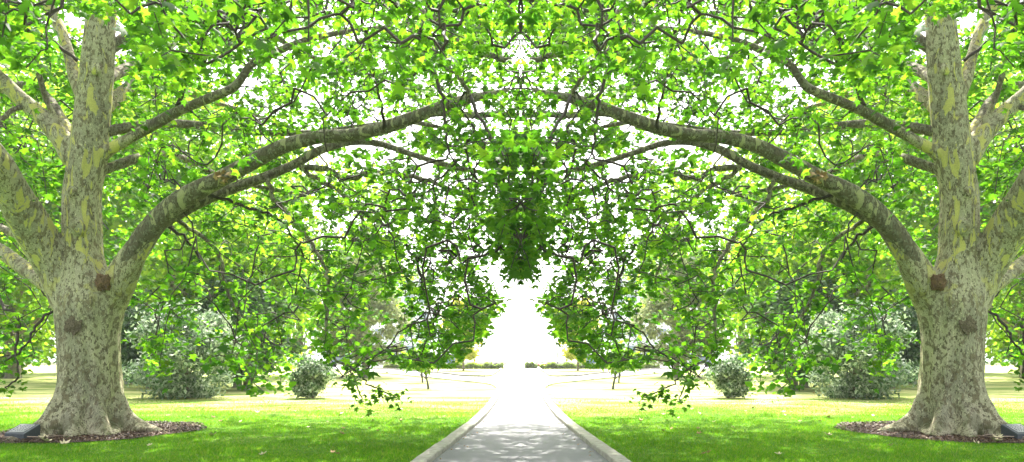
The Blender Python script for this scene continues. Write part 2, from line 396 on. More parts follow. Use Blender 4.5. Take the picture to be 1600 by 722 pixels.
TWIGS = [   # hanging branchlets seen against the light
 [(415, 275, 15.1, 4), (430, 310, 15, 3.6), (455, 340, 14.8, 3.4), (478, 372, 14.6, 3.2), (500, 402, 14.4, 3), (513, 440, 14.3, 2.8), (510, 490, 14.2, 2.6), (512, 530, 14.1, 2.4), (518, 558, 14.1, 2.2), (545, 572, 14, 1.9), (557, 600, 14, 1.5), (570, 630, 14, 1)],
 [(545, 572, 14, 1.8), (562, 585, 14, 1.6), (580, 603, 14, 1.4), (600, 612, 14, 1.2), (622, 620, 14, .8)],
 [(470, 262, 15.3, 5), (510, 264, 15.2, 5), (535, 279, 15.1, 4.5), (575, 273, 15, 4.2), (620, 272, 14.9, 4), (665, 282, 14.8, 3.8), (705, 295, 14.7, 3.2), (735, 312, 14.6, 2.5), (750, 345, 14.6, 1.8)],
 [(470, 262, 15.3, 4), (500, 282, 15.4, 3.8), (530, 300, 15.4, 3.3), (560, 330, 15.4, 3), (572, 362, 15.4, 2.6), (590, 400, 15.3, 2.4), (604, 440, 15.3, 2)],
 [(560, 330, 15.4, 2.6), (600, 350, 15.2, 2.4), (640, 390, 15, 2.4), (655, 420, 14.9, 2.3), (662, 455, 14.8, 2.2), (685, 480, 14.7, 1.8), (672, 520, 14.7, 1.4), (655, 560, 14.6, 1)],
 [(260, 335, 14.9, 4), (290, 352, 15.1, 3.6), (320, 372, 15.3, 3.2), (345, 400, 15.5, 3), (352, 450, 15.6, 2.7), (372, 490, 15.7, 2.7), (400, 520, 15.7, 3.2), (390, 545, 15.7, 2.5), (385, 580, 15.7, 1.6), (410, 612, 15.7, 1)],
 [(250, 350, 15, 3), (280, 365, 15.2, 2.6), (300, 385, 15.4, 2.3), (312, 420, 15.5, 2), (270, 470, 15.6, 1.4)],
 [(268, 440, 15.6, 2.8), (276, 452, 15.6, 4.5), (292, 458, 15.6, 4)],
 [(300, 300, 14.7, 3), (345, 310, 15, 2.7), (400, 330, 15.3, 2.3), (440, 345, 15.6, 2), (470, 400, 15.8, 1.6), (460, 460, 16, 1)],
 [(600, 204, 13.9, 2.6), (597, 170, 13.2, 2.4), (585, 120, 12.4, 2.4), (575, 60, 11.6, 2.6), (555, 0, 10.9, 3), (530, -60, 10.3, 3.5)],
 [(350, 60, 13.8, 3), (310, 85, 14.1, 3.3), (296, 118, 14.3, 3.6), (275, 172, 14.6, 4)],
 [(120, 95, 15.2, 3), (60, 52, 15.2, 3), (20, 66, 15, 3.5), (8, 90, 14.8, 4), (-20, 100, 14.6, 4)],
 [(60, 165, 15.1, 5), (30, 168, 14.8, 5), (10, 180, 14.6, 5), (-8, 200, 14.4, 5), (-30, 240, 14.2, 3)],
 [(-60, 365, 16.2, 4), (0, 470, 14.5, 3), (28, 500, 14.2, 2.6), (24, 550, 14, 2.2), (26, 590, 13.8, 1.8), (8, 606, 13.7, 1.2)],
 [(90, 455, 15.2, 3), (82, 485, 14.8, 2.6), (56, 510, 14.6, 2.4), (40, 540, 14.4, 2), (10, 565, 14.2, 1.6)],
 [(560, -30, 11, 5), (620, 20, 10.6, 4.5), (660, 60, 10.3, 4.2), (700, 105, 10.2, 4), (735, 150, 10.2, 3)],
 [(600, -30, 10.6, 5), (680, 30, 10.2, 4.5), (720, 70, 10.2, 4.5), (760, 88, 10.3, 4.5), (800, 92, 10.4, 4)],
 [(660, 30, 10.4, 3), (668, 90, 10.2, 3), (690, 150, 10, 3), (698, 210, 9.8, 2.5), (700, 250, 9.7, 1.5)],
 [(700, 20, 10, 3), (745, 10, 9.4, 3.2), (790, 2, 9.0, 3), (806, -3, 8.8, 2.4)],
 [(735, 150, 10.2, 3), (770, 230, 9.6, 3), (790, 300, 9.2, 2.6), (800, 360, 9, 2)],
]
PLANE = 'tall London plane tree with mottled flaking bark and arching limb, left of the path'
PLANE = 'tall spreading tree with mottled flaking bark and one long arching limb, left of the path'
tree = empty('plane_tree', ORG, PLANE, 'tree', 'two old trees arching over the path')

# trunk: stem, leader, flared roots and limb collars grown into one skin
def trunk_mesh():
    allv = []; allf = []; base = 0
    def add(v, f):
        nonlocal base
        allv.append(v); allf.extend([[i + base for i in q] for q in f]); base += len(v)
    S = 15 / F * .86
    prof = [(690, 139, 62), (672, 139, 60), (655, 138, 57), (635, 138, 53), (610, 139, 50), (580, 139.5, 49), (550, 140, 49), (520, 140, 50), (490, 142, 54), (465, 142, 52), (440, 136, 44), (400, 130, 36), (350, 128, 34), (300, 128, 33), (255, 131, 34), (210, 136, 33), (150, 142, 31), (90, 148, 29), (40, 152, 27), (0, 156, 26), (-60, 160, 22), (-140, 158, 17), (-230, 164, 12), (-320, 160, 6)]
    prof = [(v, u + (5 if v < 260 else 0), r * (.92 if v < 420 else 1)) for v, u, r in prof]
    path = np.array([(P(u, v, 15).x, 15, max(P(u, v, 15).z, -.35) if v < 690 else -.3, r * S) for v, u, r in prof])
    pc = catmull(path, 8); sides = 64
    lob = [(0.05, 1.0, .5), (1.05, .5, .33), (1.9, .75, .42), (2.9, 1.0, .45), (3.85, .12, .3), (4.35, 1.15, .38), (4.95, .8, .3), (5.5, .9, .35)]
    vs = []
    for i, (x, y, z, r) in enumerate(pc):
        h = max(z, 0)
        for k in range(sides):
            th = 2 * math.pi * k / sides; fl = 0
            for a, amp, w in lob:
                d = (th - a + math.pi) % (2 * math.pi) - math.pi
                fl += amp * math.exp(-(d / w) ** 2 * (1 + 1.0 * math.exp(-h * 2)))
            rr = r * (1 + .025 * math.sin(3 * th + z) + .02 * math.sin(5 * th - z * 1.7))
            rr += (fl - .25) * (.95 * math.exp(-(h / .30) ** 1.0) + .13 * math.exp(-(h / 1.1) ** 1.5))
            rr += .10 * math.sin(9 * th + 1.6 * math.sin(z * 4)) * math.exp(-(h / .5)) * (1 + .5 * math.sin(z * 11 + th * 3)) + .018 * math.sin(15 * th + z * 1.3) * (z < 6)
            vs.append((x + rr * math.cos(th), y + rr * math.sin(th), z))
    f = []
    n = len(pc)
    for i in range(n - 1):
        for k in range(sides):
            k2 = (k + 1) % sides; f.append([i * sides + k, i * sides + k2, (i + 1) * sides + k2, (i + 1) * sides + k])
    f.append(list(range(sides))[::-1]); f.append([(n - 1) * sides + k for k in range(sides)])
    add(np.array(vs), f)
    # snaking surface roots
    for a, L, r in ((0.05, 1.75, .11), (-.55, 1.5, .10), (3.0, 1.55, .12), (3.5, 1.05, .08), (4.45, 1.25, .12), (4.95, 1.2, .1), (5.45, 1.4, .11)):
        q = []
        for t in np.linspace(.35, 1.12, 8):
            aa = a + .16 * math.sin(t * 6 + a * 3)
            q.append((TX + .86 * L * t * math.cos(aa), TY + .86 * L * t * math.sin(aa), max(.24 * (1.05 - t), -.01) + .03 * math.sin(t * 17 + a), r * (1.55 - 1.05 * t)))
        add(*tube(catmull(q, 4), 10, .12, int(a * 10) + 5))
    # collars
    for nm, pts in LIMBS.items():
        p3 = px(pts)[:4]; p3 = [list(p) for p in p3]
        p3[0][3] *= 1.35; p3[1][3] *= 1.12; p3[3][3] *= .75
        if nm in ('arch_lower', 'arch_twin'): continue
        add(*tube(catmull(p3, 6), 14, .03, len(nm)))
    # knots on the leader
    for (u, v, r) in ((122, 355, 12), (118, 505, 10), (150, 108, 9), (112, 300, 8)):
        c = P(u, v, 15 - (32 if v < 400 else 44) * S)
        bm = bmesh.new(); bmesh.ops.create_icosphere(bm, subdivisions=2, radius=r * S * 1.2)
        add(np.array([(c.x + q.co.x, c.y + q.co.y * .5, c.z + q.co.z * 1.1) for q in bm.verts]), [[w.index for w in q.verts] for q in bm.faces]); bm.free()
    o = mesh_np('trunk_raw', np.concatenate(allv) - np.array(ORG), allf, None)
    rm = o.modifiers.new('r', 'REMESH'); rm.mode = 'VOXEL'; rm.voxel_size = .03
    sm = o.modifiers.new('s', 'SMOOTH'); sm.iterations = 4; sm.factor = .6
    dg = bpy.context.evaluated_depsgraph_get(); me = bpy.data.meshes.new_from_object(o.evaluated_get(dg))
    bpy.data.objects.remove(o); me.name = 'trunk'
    me.polygons.foreach_set('use_smooth', [True] * len(me.polygons)); me.materials.clear(); me.materials.append(M['bark'])
    return link(bpy.data.objects.new('trunk', me), tree)
trunk_mesh()
nodes = []     # growth nodes: x,y,z
O = np.array(ORG)
for i, (nm, pts) in enumerate(LIMBS.items()):
    p = px(pts, .74 if nm == 'arch_lower' else .9 if 'arch' in nm else (1.08 if 'left' in nm else 1)); k0 = 1
    path = catmull(p, 7); path[:7, 3] *= .93
    v, f = tube(path, 16 if pts[2][3] > 12 else 11, .045, i)
    mt = M['sunlit_limb'] if nm == 'pale_behind' else (M['bark'] if nm in ('low_left', 'bottom_left', 'left_riser', 'upper_left') else M['limb'])
    mesh_np('limb', v - O, f, mt, tree, smooth=True)
    nodes += [tuple(q[:3]) for q in path[14:] if q[3] < .24]
for i, p in enumerate(LIMBS3):
    path = catmull(p, 6); v, f = tube(path, 9, .05, i + 40)
    mesh_np('limb', v - O, f, M['limb'], tree, smooth=True); nodes += [tuple(q[:3]) for q in path[12:]]
SPRAY = []
for i, pts in enumerate(TWIGS):
    path = catmull(px(pts), 5); rs = np.random.default_rng(i)
    path[1:, :3] += rs.normal(0, .02, (len(path) - 1, 3))
    v, f = tube(path, 7, .05, i + 80)
    mesh_np('branch', v - O, f, M['limb'] if pts[1][3] > 3.4 else M['twig'], tree, smooth=True)
    nodes += [tuple(q[:3]) for q in path[4:]]
    if i in (0, 1, 3, 4, 5, 6, 8, 9, 13, 14, 19):
        m_ = len(path)
        for q in path[int(m_ * .6):]: SPRAY += [q[:3]] * 3
        SPRAY += [path[-1, :3] + rs.normal(0, .1, 3) for _ in range(12)]
        if i == 0: SPRAY += [np.array(P(600 + random.uniform(-20, 22), 612 + random.uniform(-9, 10), 14)) for _ in range(26)]
# burl: brown lump in the crotch
bm = bmesh.new(); bmesh.ops.create_icosphere(bm, subdivisions=4, radius=.145)
bc = P(160, 441, 14.47); rs = np.random.default_rng(3)
for q in bm.verts:
    n_ = q.co.normalized(); q.co *= 1 + .2 * math.sin(n_.x * 5 + 1) * math.cos(n_.z * 4) + .12 * math.sin(n_.x * 17 + n_.z * 9) * math.sin(n_.z * 21) + .05 * rs.normal()
me = bpy.data.meshes.new('burl'); bm.to_mesh(me); bm.free(); me.materials.append(M['burl'])
bo = link(bpy.data.objects.new('burl', me), tree); bo.location = (bc.x - TX, -.5, bc.z); bo.scale = (1, .7, 1.15)
bo2 = bo.copy(); bo2.data = bo.data.copy(); bo2.data.materials[0] = M['scar']; bo2.name = 'bark_scar'; link(bo2, tree); q = P(115, 508, 14.42); bo2.location = (q.x - TX, -.595, q.z); bo2.scale = (1.15, .3, 1.2); bo2.rotation_euler.y = .5

# ---- crown: targets through the crown's volume, each joined by a twig to the nearest wood
VL = ([-400, -60, 40, 75, 110, 190, 210, 250, 300, 380, 420, 445, 500, 530, 570, 600, 630, 700, 735, 760, 785, 793, 813],
      [560, 600, 590, 560, 480, 480, 560, 600, 560, 600, 625, 600, 560, 600, 605, 560, 580, 575, 545, 520, 475, 430, 434])
def clumps(u, v, Y):
    return (math.sin(u * .031 + Y) + math.sin(v * .037 - Y * 1.3) + math.sin(u * .017 + v * .023 + 2) + math.sin((u - v) * .045 + Y * .7)) / 4
limb_px = []
for nm in ('low_left', 'arch', 'arch_lower', 'upper_right', 'upper_left', 'bottom_left', 'left_riser'):
    for q in catmull([p for p in LIMBS[nm]], 4): limb_px.append((q[0], q[1], q[3], q[2]))
limb_px = np.array(limb_px)
GAPS = [(774, 418, 21, .97), (335, 235, 34, .95), (300, 215, 25, .7), (190, 300, 28, .75), (70, 215, 22, .6), (205, 160, 30, .5), (600, 160, 18, .7), (560, 250, 22, .5), (600, 480, 32, .75), (585, 520, 30, .7), (680, 250, 25, .5), (765, 200, 22, .6), (775, 430, 22, .8), (470, 300, 25, .5), (600, 420, 18, .5), (385, 395, 26, .5), (540, 470, 24, .5), (100, 520, 40, .8), (250, 440, 40, .6), (330, 520, 40, .55), (430, 450, 38, .6), (480, 540, 34, .6), (300, 380, 30, .5), (640, 330, 22, .5)]
def sample_targets(n):
    out = []
    while len(out) < n:
        kind = random.random()
        if kind < .69: u = random.uniform(-120, 818); v = random.uniform(-40, 640); Y = random.uniform(9, 21)
        elif kind < .775: u = random.uniform(-120, 818); v = random.uniform(-90, 110); Y = random.uniform(6.0, 9.5)
        elif kind < .80:
            v = random.uniform(220, 428); u = 813 - abs(random.gauss(0, 7 + 22 * (432 - v) / 212)); Y = random.uniform(7, 12)
        elif kind < .845: u = random.uniform(530, 795); v = random.uniform(360, 580); Y = random.uniform(13.5, 18.5)
        else:   # above the frame
            u = random.uniform(-400, 818); v = random.uniform(-420, -20); Y = random.uniform(9, 22)
        if u > 820: continue
        vl = np.interp(u, *VL)
        if v > vl - 6: continue
        if v > vl - 60 and random.random() < .35: continue
        p = P(u, v, Y)
        if math.hypot(p.x - TX, p.y - TY) > 11.5 or p.x > .12 or p.z > 14.5: continue
        if v > 60 and Y < 12.5 and u < 600 and random.random() < .6: continue      # leaves thin out on the near side of the stem
        cl = clumps(u, v, Y)
        if cl < -.12 and random.random() < .6: continue
        if any((u - a) ** 2 + (v - b_) ** 2 < r * r and random.random() < k for a, b_, r, k in GAPS): continue
        if 85 < u < 200 and v > 20 and Y < 15.6: continue
        if v > 330 and u < 740 and random.random() < (.55 if u < 500 else .35): continue
        if p.x > -6.5 and v < -40 and random.random() < .75: continue
        if u < 130 and v > 90 and Y < 15.5 and random.random() < .6: continue
        if u < 180 and 300 < v < 470 and random.random() < .5: continue
        d = np.hypot(limb_px[:, 0] - u, limb_px[:, 1] - v) - limb_px[:, 2]; i = d.argmin()
        if d[i] < 16 and Y < limb_px[i, 3] + .3 and random.random() < (.96 if u < 700 else .6): continue
        out.append((p.x, p.y, p.z))
    return np.array(out)
tg = sample_targets(5600)
nd = [np.array(q) for q in nodes]; par = [-1] * len(nd)
base_n = len(nd)
NA = np.zeros((90000, 3)); NA[:base_n] = np.array(nd); cnt = base_n
PAR = -np.ones(90000, dtype=int)
d0 = np.array([np.min(np.sum((NA[:base_n] - t) ** 2, 1)) for t in tg]); order = np.argsort(d0)
tips = []; tip_dirs = []
for t in tg[order]:
    dv = NA[:cnt] - t; dd = np.sum(dv ** 2, 1) + .5 * np.maximum(0, -(NA[:cnt, 2] - t[2])) ** 2
    j = int(dd.argmin()); L = math.sqrt(np.sum((NA[j] - t) ** 2))
    if L < .1 or L > 3.5: continue
    mp_ = (NA[j] + t) / 2; mu = CX + mp_[0] / mp_[1] * F; mv = HY - (mp_[2] - EYE) / mp_[1] * F
    if (NA[j][0] - TX) * (t[0] - TX) < 0 and min(NA[j][1], t[1]) < 15.4 and L > .5: continue
    if mp_[1] < 15.2 and 88 < mu < 195 and mv > 25: continue
    k = max(2, int(L / .22)); a = NA[j].copy(); prev = j
    side = rng.normal(0, .09 * L, 3); hump = .12 * L * (1 if rng.random() < .6 else -.6)
    for i in range(1, k + 1):
        s = i / k; w_ = math.sin(math.pi * s)
        q = a + (t - a) * s + side * w_ + np.array([0, 0, hump * w_]) + rng.normal(0, .018, 3) * (i < k)
        if cnt >= 89990: break
        NA[cnt] = q; PAR[cnt] = prev; prev = cnt; cnt += 1
    tips.append(prev)
child = np.zeros(cnt)
kids = np.zeros(cnt, dtype=int)
for i in range(cnt - 1, base_n - 1, -1):
    child[i] += 1
    child[PAR[i]] += child[i]; kids[PAR[i]] += 1
rad = np.clip(.0046 * np.power(child, .38), .0058, .017)
rad[:base_n] = np.minimum(rad[:base_n], .014)
# twig segments as 4-sided prisms
seg = np.arange(base_n, cnt); A = NA[PAR[seg]]; B = NA[seg]; ra = np.minimum(rad[PAR[seg]], rad[seg] * 1.35); rb = rad[seg]
T = B - A; T /= (np.linalg.norm(T, axis=1, keepdims=True) + 1e-9); up = np.array([.31, .2, .93])
U = np.cross(T, up); U /= (np.linalg.norm(U, axis=1, keepdims=True) + 1e-9); W = np.cross(T, U)
vv = np.zeros((len(seg), 8, 3))
for k in range(4):
    a = k * math.pi / 2; c, s = math.cos(a), math.sin(a)
    vv[:, k] = A + (U * c + W * s) * ra[:, None]; vv[:, 4 + k] = B + (U * c + W * s) * rb[:, None]
ff = np.array([[0, 1, 5, 4], [1, 2, 6, 5], [2, 3, 7, 6], [3, 0, 4, 7]])
faces = (ff[None] + (np.arange(len(seg)) * 8)[:, None, None]).reshape(-1, 4)
tw = mesh_np('twigs', vv.reshape(-1, 3) - O, faces, M['twig'], tree); tw['kind'] = 'stuff'

LEAF = np.array([(0, 0, 0), (.17, -.07, -.02), (.46, .02, -.10), (.27, .22, -.03), (.56, .50, -.13), (.22, .50, -.03), (0, .98, -.12), (-.22, .50, -.03), (-.56, .50, -.13), (-.27, .22, -.03), (-.46, .02, -.10), (-.17, -.07, -.02), (0, .3, .04)])
LF = np.array([[12, i, (i + 1) % 12] for i in range(12)])
LEAFS = np.array([(0, 0, 0), (.46, .04, -.09), (.5, .52, -.1), (0, .95, -.1), (-.5, .52, -.1), (-.46, .04, -.09), (0, .32, .04)])
LFS = np.array([[6, i, (i + 1) % 6] for i in range(6)])
def leaves(pos, size, tmpl, tf, flat=.55, rs=rng, droop=.35):
    n = len(pos)
    # leaf normals mostly skyward, blades hanging a little
    nz = rs.normal(0, 1, (n, 3)); nz /= np.linalg.norm(nz, axis=1, keepdims=True)
    nrm = nz * (1 - flat) + np.array([0, 0, flat]); nrm /= np.linalg.norm(nrm, axis=1, keepdims=True)
    d = rs.normal(0, 1, (n, 3)); d[:, 2] -= droop * 2
    d -= nrm * np.sum(d * nrm, 1, keepdims=True); d /= (np.linalg.norm(d, axis=1, keepdims=True) + 1e-9)
    s = np.cross(d, nrm)
    t = np.repeat(tmpl[None], n, 0).copy()
    t[:, :, 2] *= rs.uniform(.2, 2.4, (n, 1)); t[:, :, 0] *= rs.uniform(.8, 1.1, (n, 1))
    t[:, 1:, :2] += rs.normal(0, .025, (n, len(tmpl) - 1, 2))
    v = pos[:, None] + size[:, None, None] * (t[:, :, :1] * s[:, None] + t[:, :, 1:2] * d[:, None] + t[:, :, 2:3] * nrm[:, None])
    f = (tf[None] + (np.arange(n) * len(tmpl))[:, None, None]).reshape(-1, 3)
    return v.reshape(-1, 3), f
# leaves on thin wood only
cand = np.array([i for i in range(base_n, cnt) if child[i] <= 7])
depth = NA[cand, 1]; inframe = (HY - (NA[cand, 2] - EYE) / depth * F) > -40
per = np.where(inframe, 6.2, .9)
per = per * np.where(depth > 15, 1.35, 1.0)
per = per * np.where(child[cand] <= 3, 1.25, .55)
cn = rng.poisson(per); own = np.repeat(cand, cn)
own = np.concatenate([own, np.zeros(len(SPRAY), dtype=int)])
pos = NA[own]; pos[len(own) - len(SPRAY):] = np.array(SPRAY)
pos = pos + rng.normal(0, .085, (len(own), 3)) + np.array([0, 0, -.03])
size = rng.uniform(.065, .165, len(own)) * rng.choice([1, 1, 1.12, .8], len(own))
inf = np.concatenate([np.repeat(inframe, cn), np.ones(len(SPRAY), dtype=bool)]); size = np.where(inf, size, size * 2.2)
kx = (pos[:, 0] > -.02)
pos = pos[~kx]; size = size[~kx]; inf = inf[~kx]
# keep the stem clear
pu = CX + pos[:, 0] / pos[:, 1] * F; pv = HY - (pos[:, 2] - EYE) / pos[:, 1] * F
near = pos[:, 1] < 14.3
blk = near & (pu > 84) & (pu < 196) & (pv > 30); pos = pos[~blk]; size = size[~blk]; inf = inf[~blk]; near = near[~blk]
v1, f1 = leaves(pos[near | (pos[:, 1] < 13)], size[near | (pos[:, 1] < 13)], LEAF, LF)
fr = ~(near | (pos[:, 1] < 13)); v2, f2 = leaves(pos[fr], size[fr], LEAFS, LFS)
print('LEAVES', len(pos), 'twig segs', len(seg))
mesh_np('crown', np.concatenate([v1, v2]) - O, np.concatenate([f1, f2 + len(v1)]), M['leaf'], tree)
# dead leaf spray caught on the arching limb
dp = np.array(P(343, 276, 14.05)) + rng.normal(0, .07, (14, 3)); v, f = leaves(dp, rng.uniform(.1, .18, 14), LEAF, LF)
mesh_np('dead_leaves', v - O, f, M['fallen'], tree)
mirror_tree(tree, 'tall spreading tree with mottled flaking bark and one long arching limb, right of the path')

# ------------------------------------------------------------------ mulch beds, stones, sticks, fallen leaves
MC = (-9.1, 15.1)
def bed_r(th): return (1.93 + .12 * math.sin(3 * th) + .08 * math.sin(7 * th + 1), 2.1 + .15 * math.sin(2 * th + 1) + .07 * math.sin(9 * th))
for s in (-1, 1):
    pts = []
    for k in range(96):
        th = 2 * math.pi * k / 96; a, b_ = bed_r(th)
        pts.append((-s * (MC[0] + a * math.cos(th) + random.uniform(-.03, .03)) , MC[1] + b_ * math.sin(th) + random.uniform(-.04, .04), .012))
    c = (-s * MC[0], MC[1], .05); vs = pts + [((p[0] + c[0]) / 2, (p[1] + c[1]) / 2, .045) for p in pts] + [c]
    fs = []
    for k in range(96):
        k2 = (k + 1) % 96; fs.append([k, k2, 96 + k2, 96 + k]); fs.append([96 + k, 96 + k2, 192])
    props(mesh_np('mulch_bed', vs, fs, M['mulch'], smooth=True), kind='structure')
    n = 15000; th = rng.uniform(0, 6.283, n); q = np.sqrt(rng.uniform(0, 1.12, n))
    ab = np.array([bed_r(t) for t in th]); cp_ = np.stack([-s * (MC[0] + ab[:, 0] * q * np.cos(th)), MC[1] + ab[:, 1] * q * np.sin(th), .03 + .025 * (1 - q) + rng.uniform(0, .02, n)], -1)
    chip = np.array([(-.5, -.18, 0), (.5, -.14, 0.05), (.46, .2, 0), (-.42, .16, .04)])
    v, f = leaves(cp_, rng.uniform(.02, .06, n), chip, np.array([[0, 1, 2], [0, 2, 3]]), .6, droop=0)
    props(mesh_np('mulch_chips', v, f, M['chip']), 'brown bark chips and litter on the bed round the %s tree' % ('right' if s > 0 else 'left'), 'mulch', kind='stuff')

def box(bm, x0, x1, y0, y1, z0, z1):
    vs = [bm.verts.new(p) for p in ((x0, y0, z0), (x1, y0, z0), (x1, y1, z0), (x0, y1, z0), (x0, y0, z1), (x1, y0, z1), (x1, y1, z1), (x0, y1, z1))]
    for f in ((0, 3, 2, 1), (4, 5, 6, 7), (0, 1, 5, 4), (1, 2, 6, 5), (2, 3, 7, 6), (3, 0, 4, 7)): bm.faces.new([vs[i] for i in f])
    return vs
def bmobj(name, bm, mt, parent=None, bevel=0, smooth=False):
    if bevel: bmesh.ops.bevel(bm, geom=list(bm.edges), offset=bevel, segments=2, affect='EDGES')
    bmesh.ops.recalc_face_normals(bm, faces=list(bm.faces))
    me = bpy.data.meshes.new(name); bm.to_mesh(me); bm.free(); me.materials.append(mt)
    if smooth: me.polygons.foreach_set('use_smooth', [True] * len(me.polygons))
    return link(bpy.data.objects.new(name, me), parent)

# sloping memorial stone
pl = empty('memorial_plaque', (-9.80, 13.85, .04), 'dark slate plaque stone with raised lines at the foot of the left tree', 'plaque', 'slate plaques at the feet of the trees', R(-14))
bm = bmesh.new(); vs = box(bm, -.32, .32, -.22, .24, -.03, .12)
for q in vs[6:8]: q.co.z = .33
bmobj('stone_block', bm, M['slate'], pl, .015)
tilt = math.atan2(.21, .46)
def on_slope(name, rects, mt, th):
    bm = bmesh.new()
    for x0, x1, y0, y1 in rects:
        box(bm, x0, x1, y0, y1, 0, th)
    o = bmobj(name, bm, mt, pl); o.rotation_euler.x = tilt; o.location = (0, -.21, .125); return o
on_slope('face_plate', [(-.26, .22, .06, .44)], M['bronze'], .006)
ln = [(-.25, .21, .07, .085), (-.25, .21, .415, .43), (-.25, -.235, .07, .43), (.195, .21, .07, .43)]
on_slope('plate_border', ln, M['engrave'], .011)
tx = []
for r_ in range(6):
    x = -.2 + .02 * (r_ % 2)
    while x < .14:
        w_ = random.uniform(.03, .09); tx.append((x, min(x + w_, .17), .115 + r_ * .05, .132 + r_ * .05)); x += w_ + .02
on_slope('raised_lines', tx, M['engrave'], .010)
pl.scale = (.76, .76, .76); pl.location = (-9.70, 13.7, .05)
mirror_tree(pl, 'dark slate plaque stone with raised lines at the foot of the right tree')

# sticks
STK = [(-9.5, 13.55, .85, .05, .012, 'long straight pale stick lying across the mulch near the slate plaque'),
       (-8.95, 13.75, .5, .9, .008, 'short crooked twig slanting on the mulch in front of the roots'),
       (-9.3, 13.9, .55, -.4, .009, 'thin twig lying behind the longer pale stick on the mulch'),
       (-10.3, 12.0, .5, 1.9, .006, 'thin curved twig in the grass in front of the mulch bed')]
for x, y, L, a, r, lab in STK:
    for s in (1, -1):
        p = [(-L / 2, 0, 0, r), (-L * .2, .03 * L, .012, r), (L * .15, -.03 * L, .01, r * .9), (L / 2, .04 * L, .004, r * .5)]
        v, f = tube(catmull(p, 4), 6, .1, int(L * 100)); o = mesh_np('stick', v, f, M['stick'], smooth=True)
        o.location = (s * x, y, .07 if y > 13 else .05); o.rotation_euler.z = s * a
        props(o, lab + (', left side' if s > 0 else ', right side'), 'stick', 'dry sticks lying under the trees')
# fallen leaves
def fl_mesh(name, mt, seed):
    rs = np.random.default_rng(seed); t = LEAF.copy(); t[:, 2] = -t[:, 2] * 2.2 + rs.normal(0, .05, 13); t[:, 1] -= .4
    o = mesh_np(name, t, LF, mt); me = o.data; bpy.data.objects.remove(o); return me
flm = [fl_mesh('fallen_leaf', M['fallen'], i) for i in range(3)] + [fl_mesh('fallen_leaf', M['fallen_pale'], i + 9) for i in range(3)]
spots = [(-9.05, 13.35, .2, 5), (-8.75, 12.95, .2, 4), (-8.3, 12.85, .17, 5), (-10.25, 13.5, .16, 0), (-10.05, 13.42, .14, 1), (-6.2, 14.2, .16, 3)]
while len(spots) < 58:
    Y = random.uniform(10.9, 21) if random.random() < .85 else random.uniform(21, 30); Xp = random.uniform(-12.5, -1.8)
    if math.hypot((Xp - TX), (Y - TY)) < 1.5: continue
    if Xp > -1.9: continue
    spots.append((Xp, Y, random.uniform(.07, .14), random.randrange(6)))
for s in (1, -1):
    for i, (x, y, sz, k) in enumerate(spots):
        o = bpy.data.objects.new('fallen_leaf', flm[k]); link(o)
        inbed = math.hypot((x - MC[0]) / 2.2, (y - MC[1]) / 2.3) < 1
        o.location = (s * x, y, (.085 if inbed else .05)); o.scale = (sz * s, sz, sz); o.rotation_euler = (random.uniform(-.3, .3), random.uniform(-.3, .3), random.uniform(0, 6.28))
        sd = 'left' if s > 0 else 'right'
        props(o, ('dry curled fallen leaf on the brown mulch under the %s tree' if inbed else 'dry curled fallen leaf lying on the grass %s of the path') % sd, 'fallen leaf', 'fallen leaves scattered under the trees')
pls = []
for i in range(26):
    s = random.choice((-1, 1)); y = random.uniform(10.9, 19); x = s * (path_halfwidth(y) - abs(random.gauss(0, .14)) - .03)
    o = bpy.data.objects.new('fallen_leaf', flm[i % 3]); link(o); sz = random.uniform(.025, .055); o.scale = (sz,) * 3
    o.location = (x, y, .02); o.rotation_euler.z = random.uniform(0, 6.28)
    props(o, 'tiny brown leaf scrap on the path beside the %s kerb' % ('left' if s < 0 else 'right'), 'fallen leaf', 'leaf scraps along the kerbs')

# ------------------------------------------------------------------ grass blades
n = 380000
gyv = 10.0 + 18 * rng.random(n) ** 1.35; gxv = rng.uniform(-1, 1, n) * (gyv * .78)
keep = (np.abs(gxv) > path_halfwidth(gyv) + .285)
keep &= ~((((np.abs(gxv) + MC[0]) / 1.92) ** 2 + ((gyv - MC[1]) / 2.08) ** 2) < .97)
keep &= rng.random(n) < np.clip((28 - gyv) / 8, 0, 1)
gxv = gxv[keep]; gyv = gyv[keep]; n = len(gxv)
h = rng.uniform(.02, .048, n) * (1 + .5 * np.sin(gxv * 2.1) * np.sin(gyv * 1.7)); a = rng.uniform(0, 6.283, n); wv = rng.uniform(.004, .008, n)
lx = rng.normal(0, .5, n) * h; ly = rng.normal(0, .5, n) * h
B0 = np.stack([gxv, gyv, np.zeros(n)], -1); D = np.stack([np.cos(a), np.sin(a), 0 * a], -1) * wv[:, None]
v = np.stack([B0 - D, B0 + D, B0 + np.stack([lx, ly, h], -1)], 1)
f = np.arange(n * 3).reshape(-1, 3)
props(mesh_np('grass', v.reshape(-1, 3), f, M['grass']), 'short bright green grass blades in the shade of the trees', 'grass', kind='stuff')

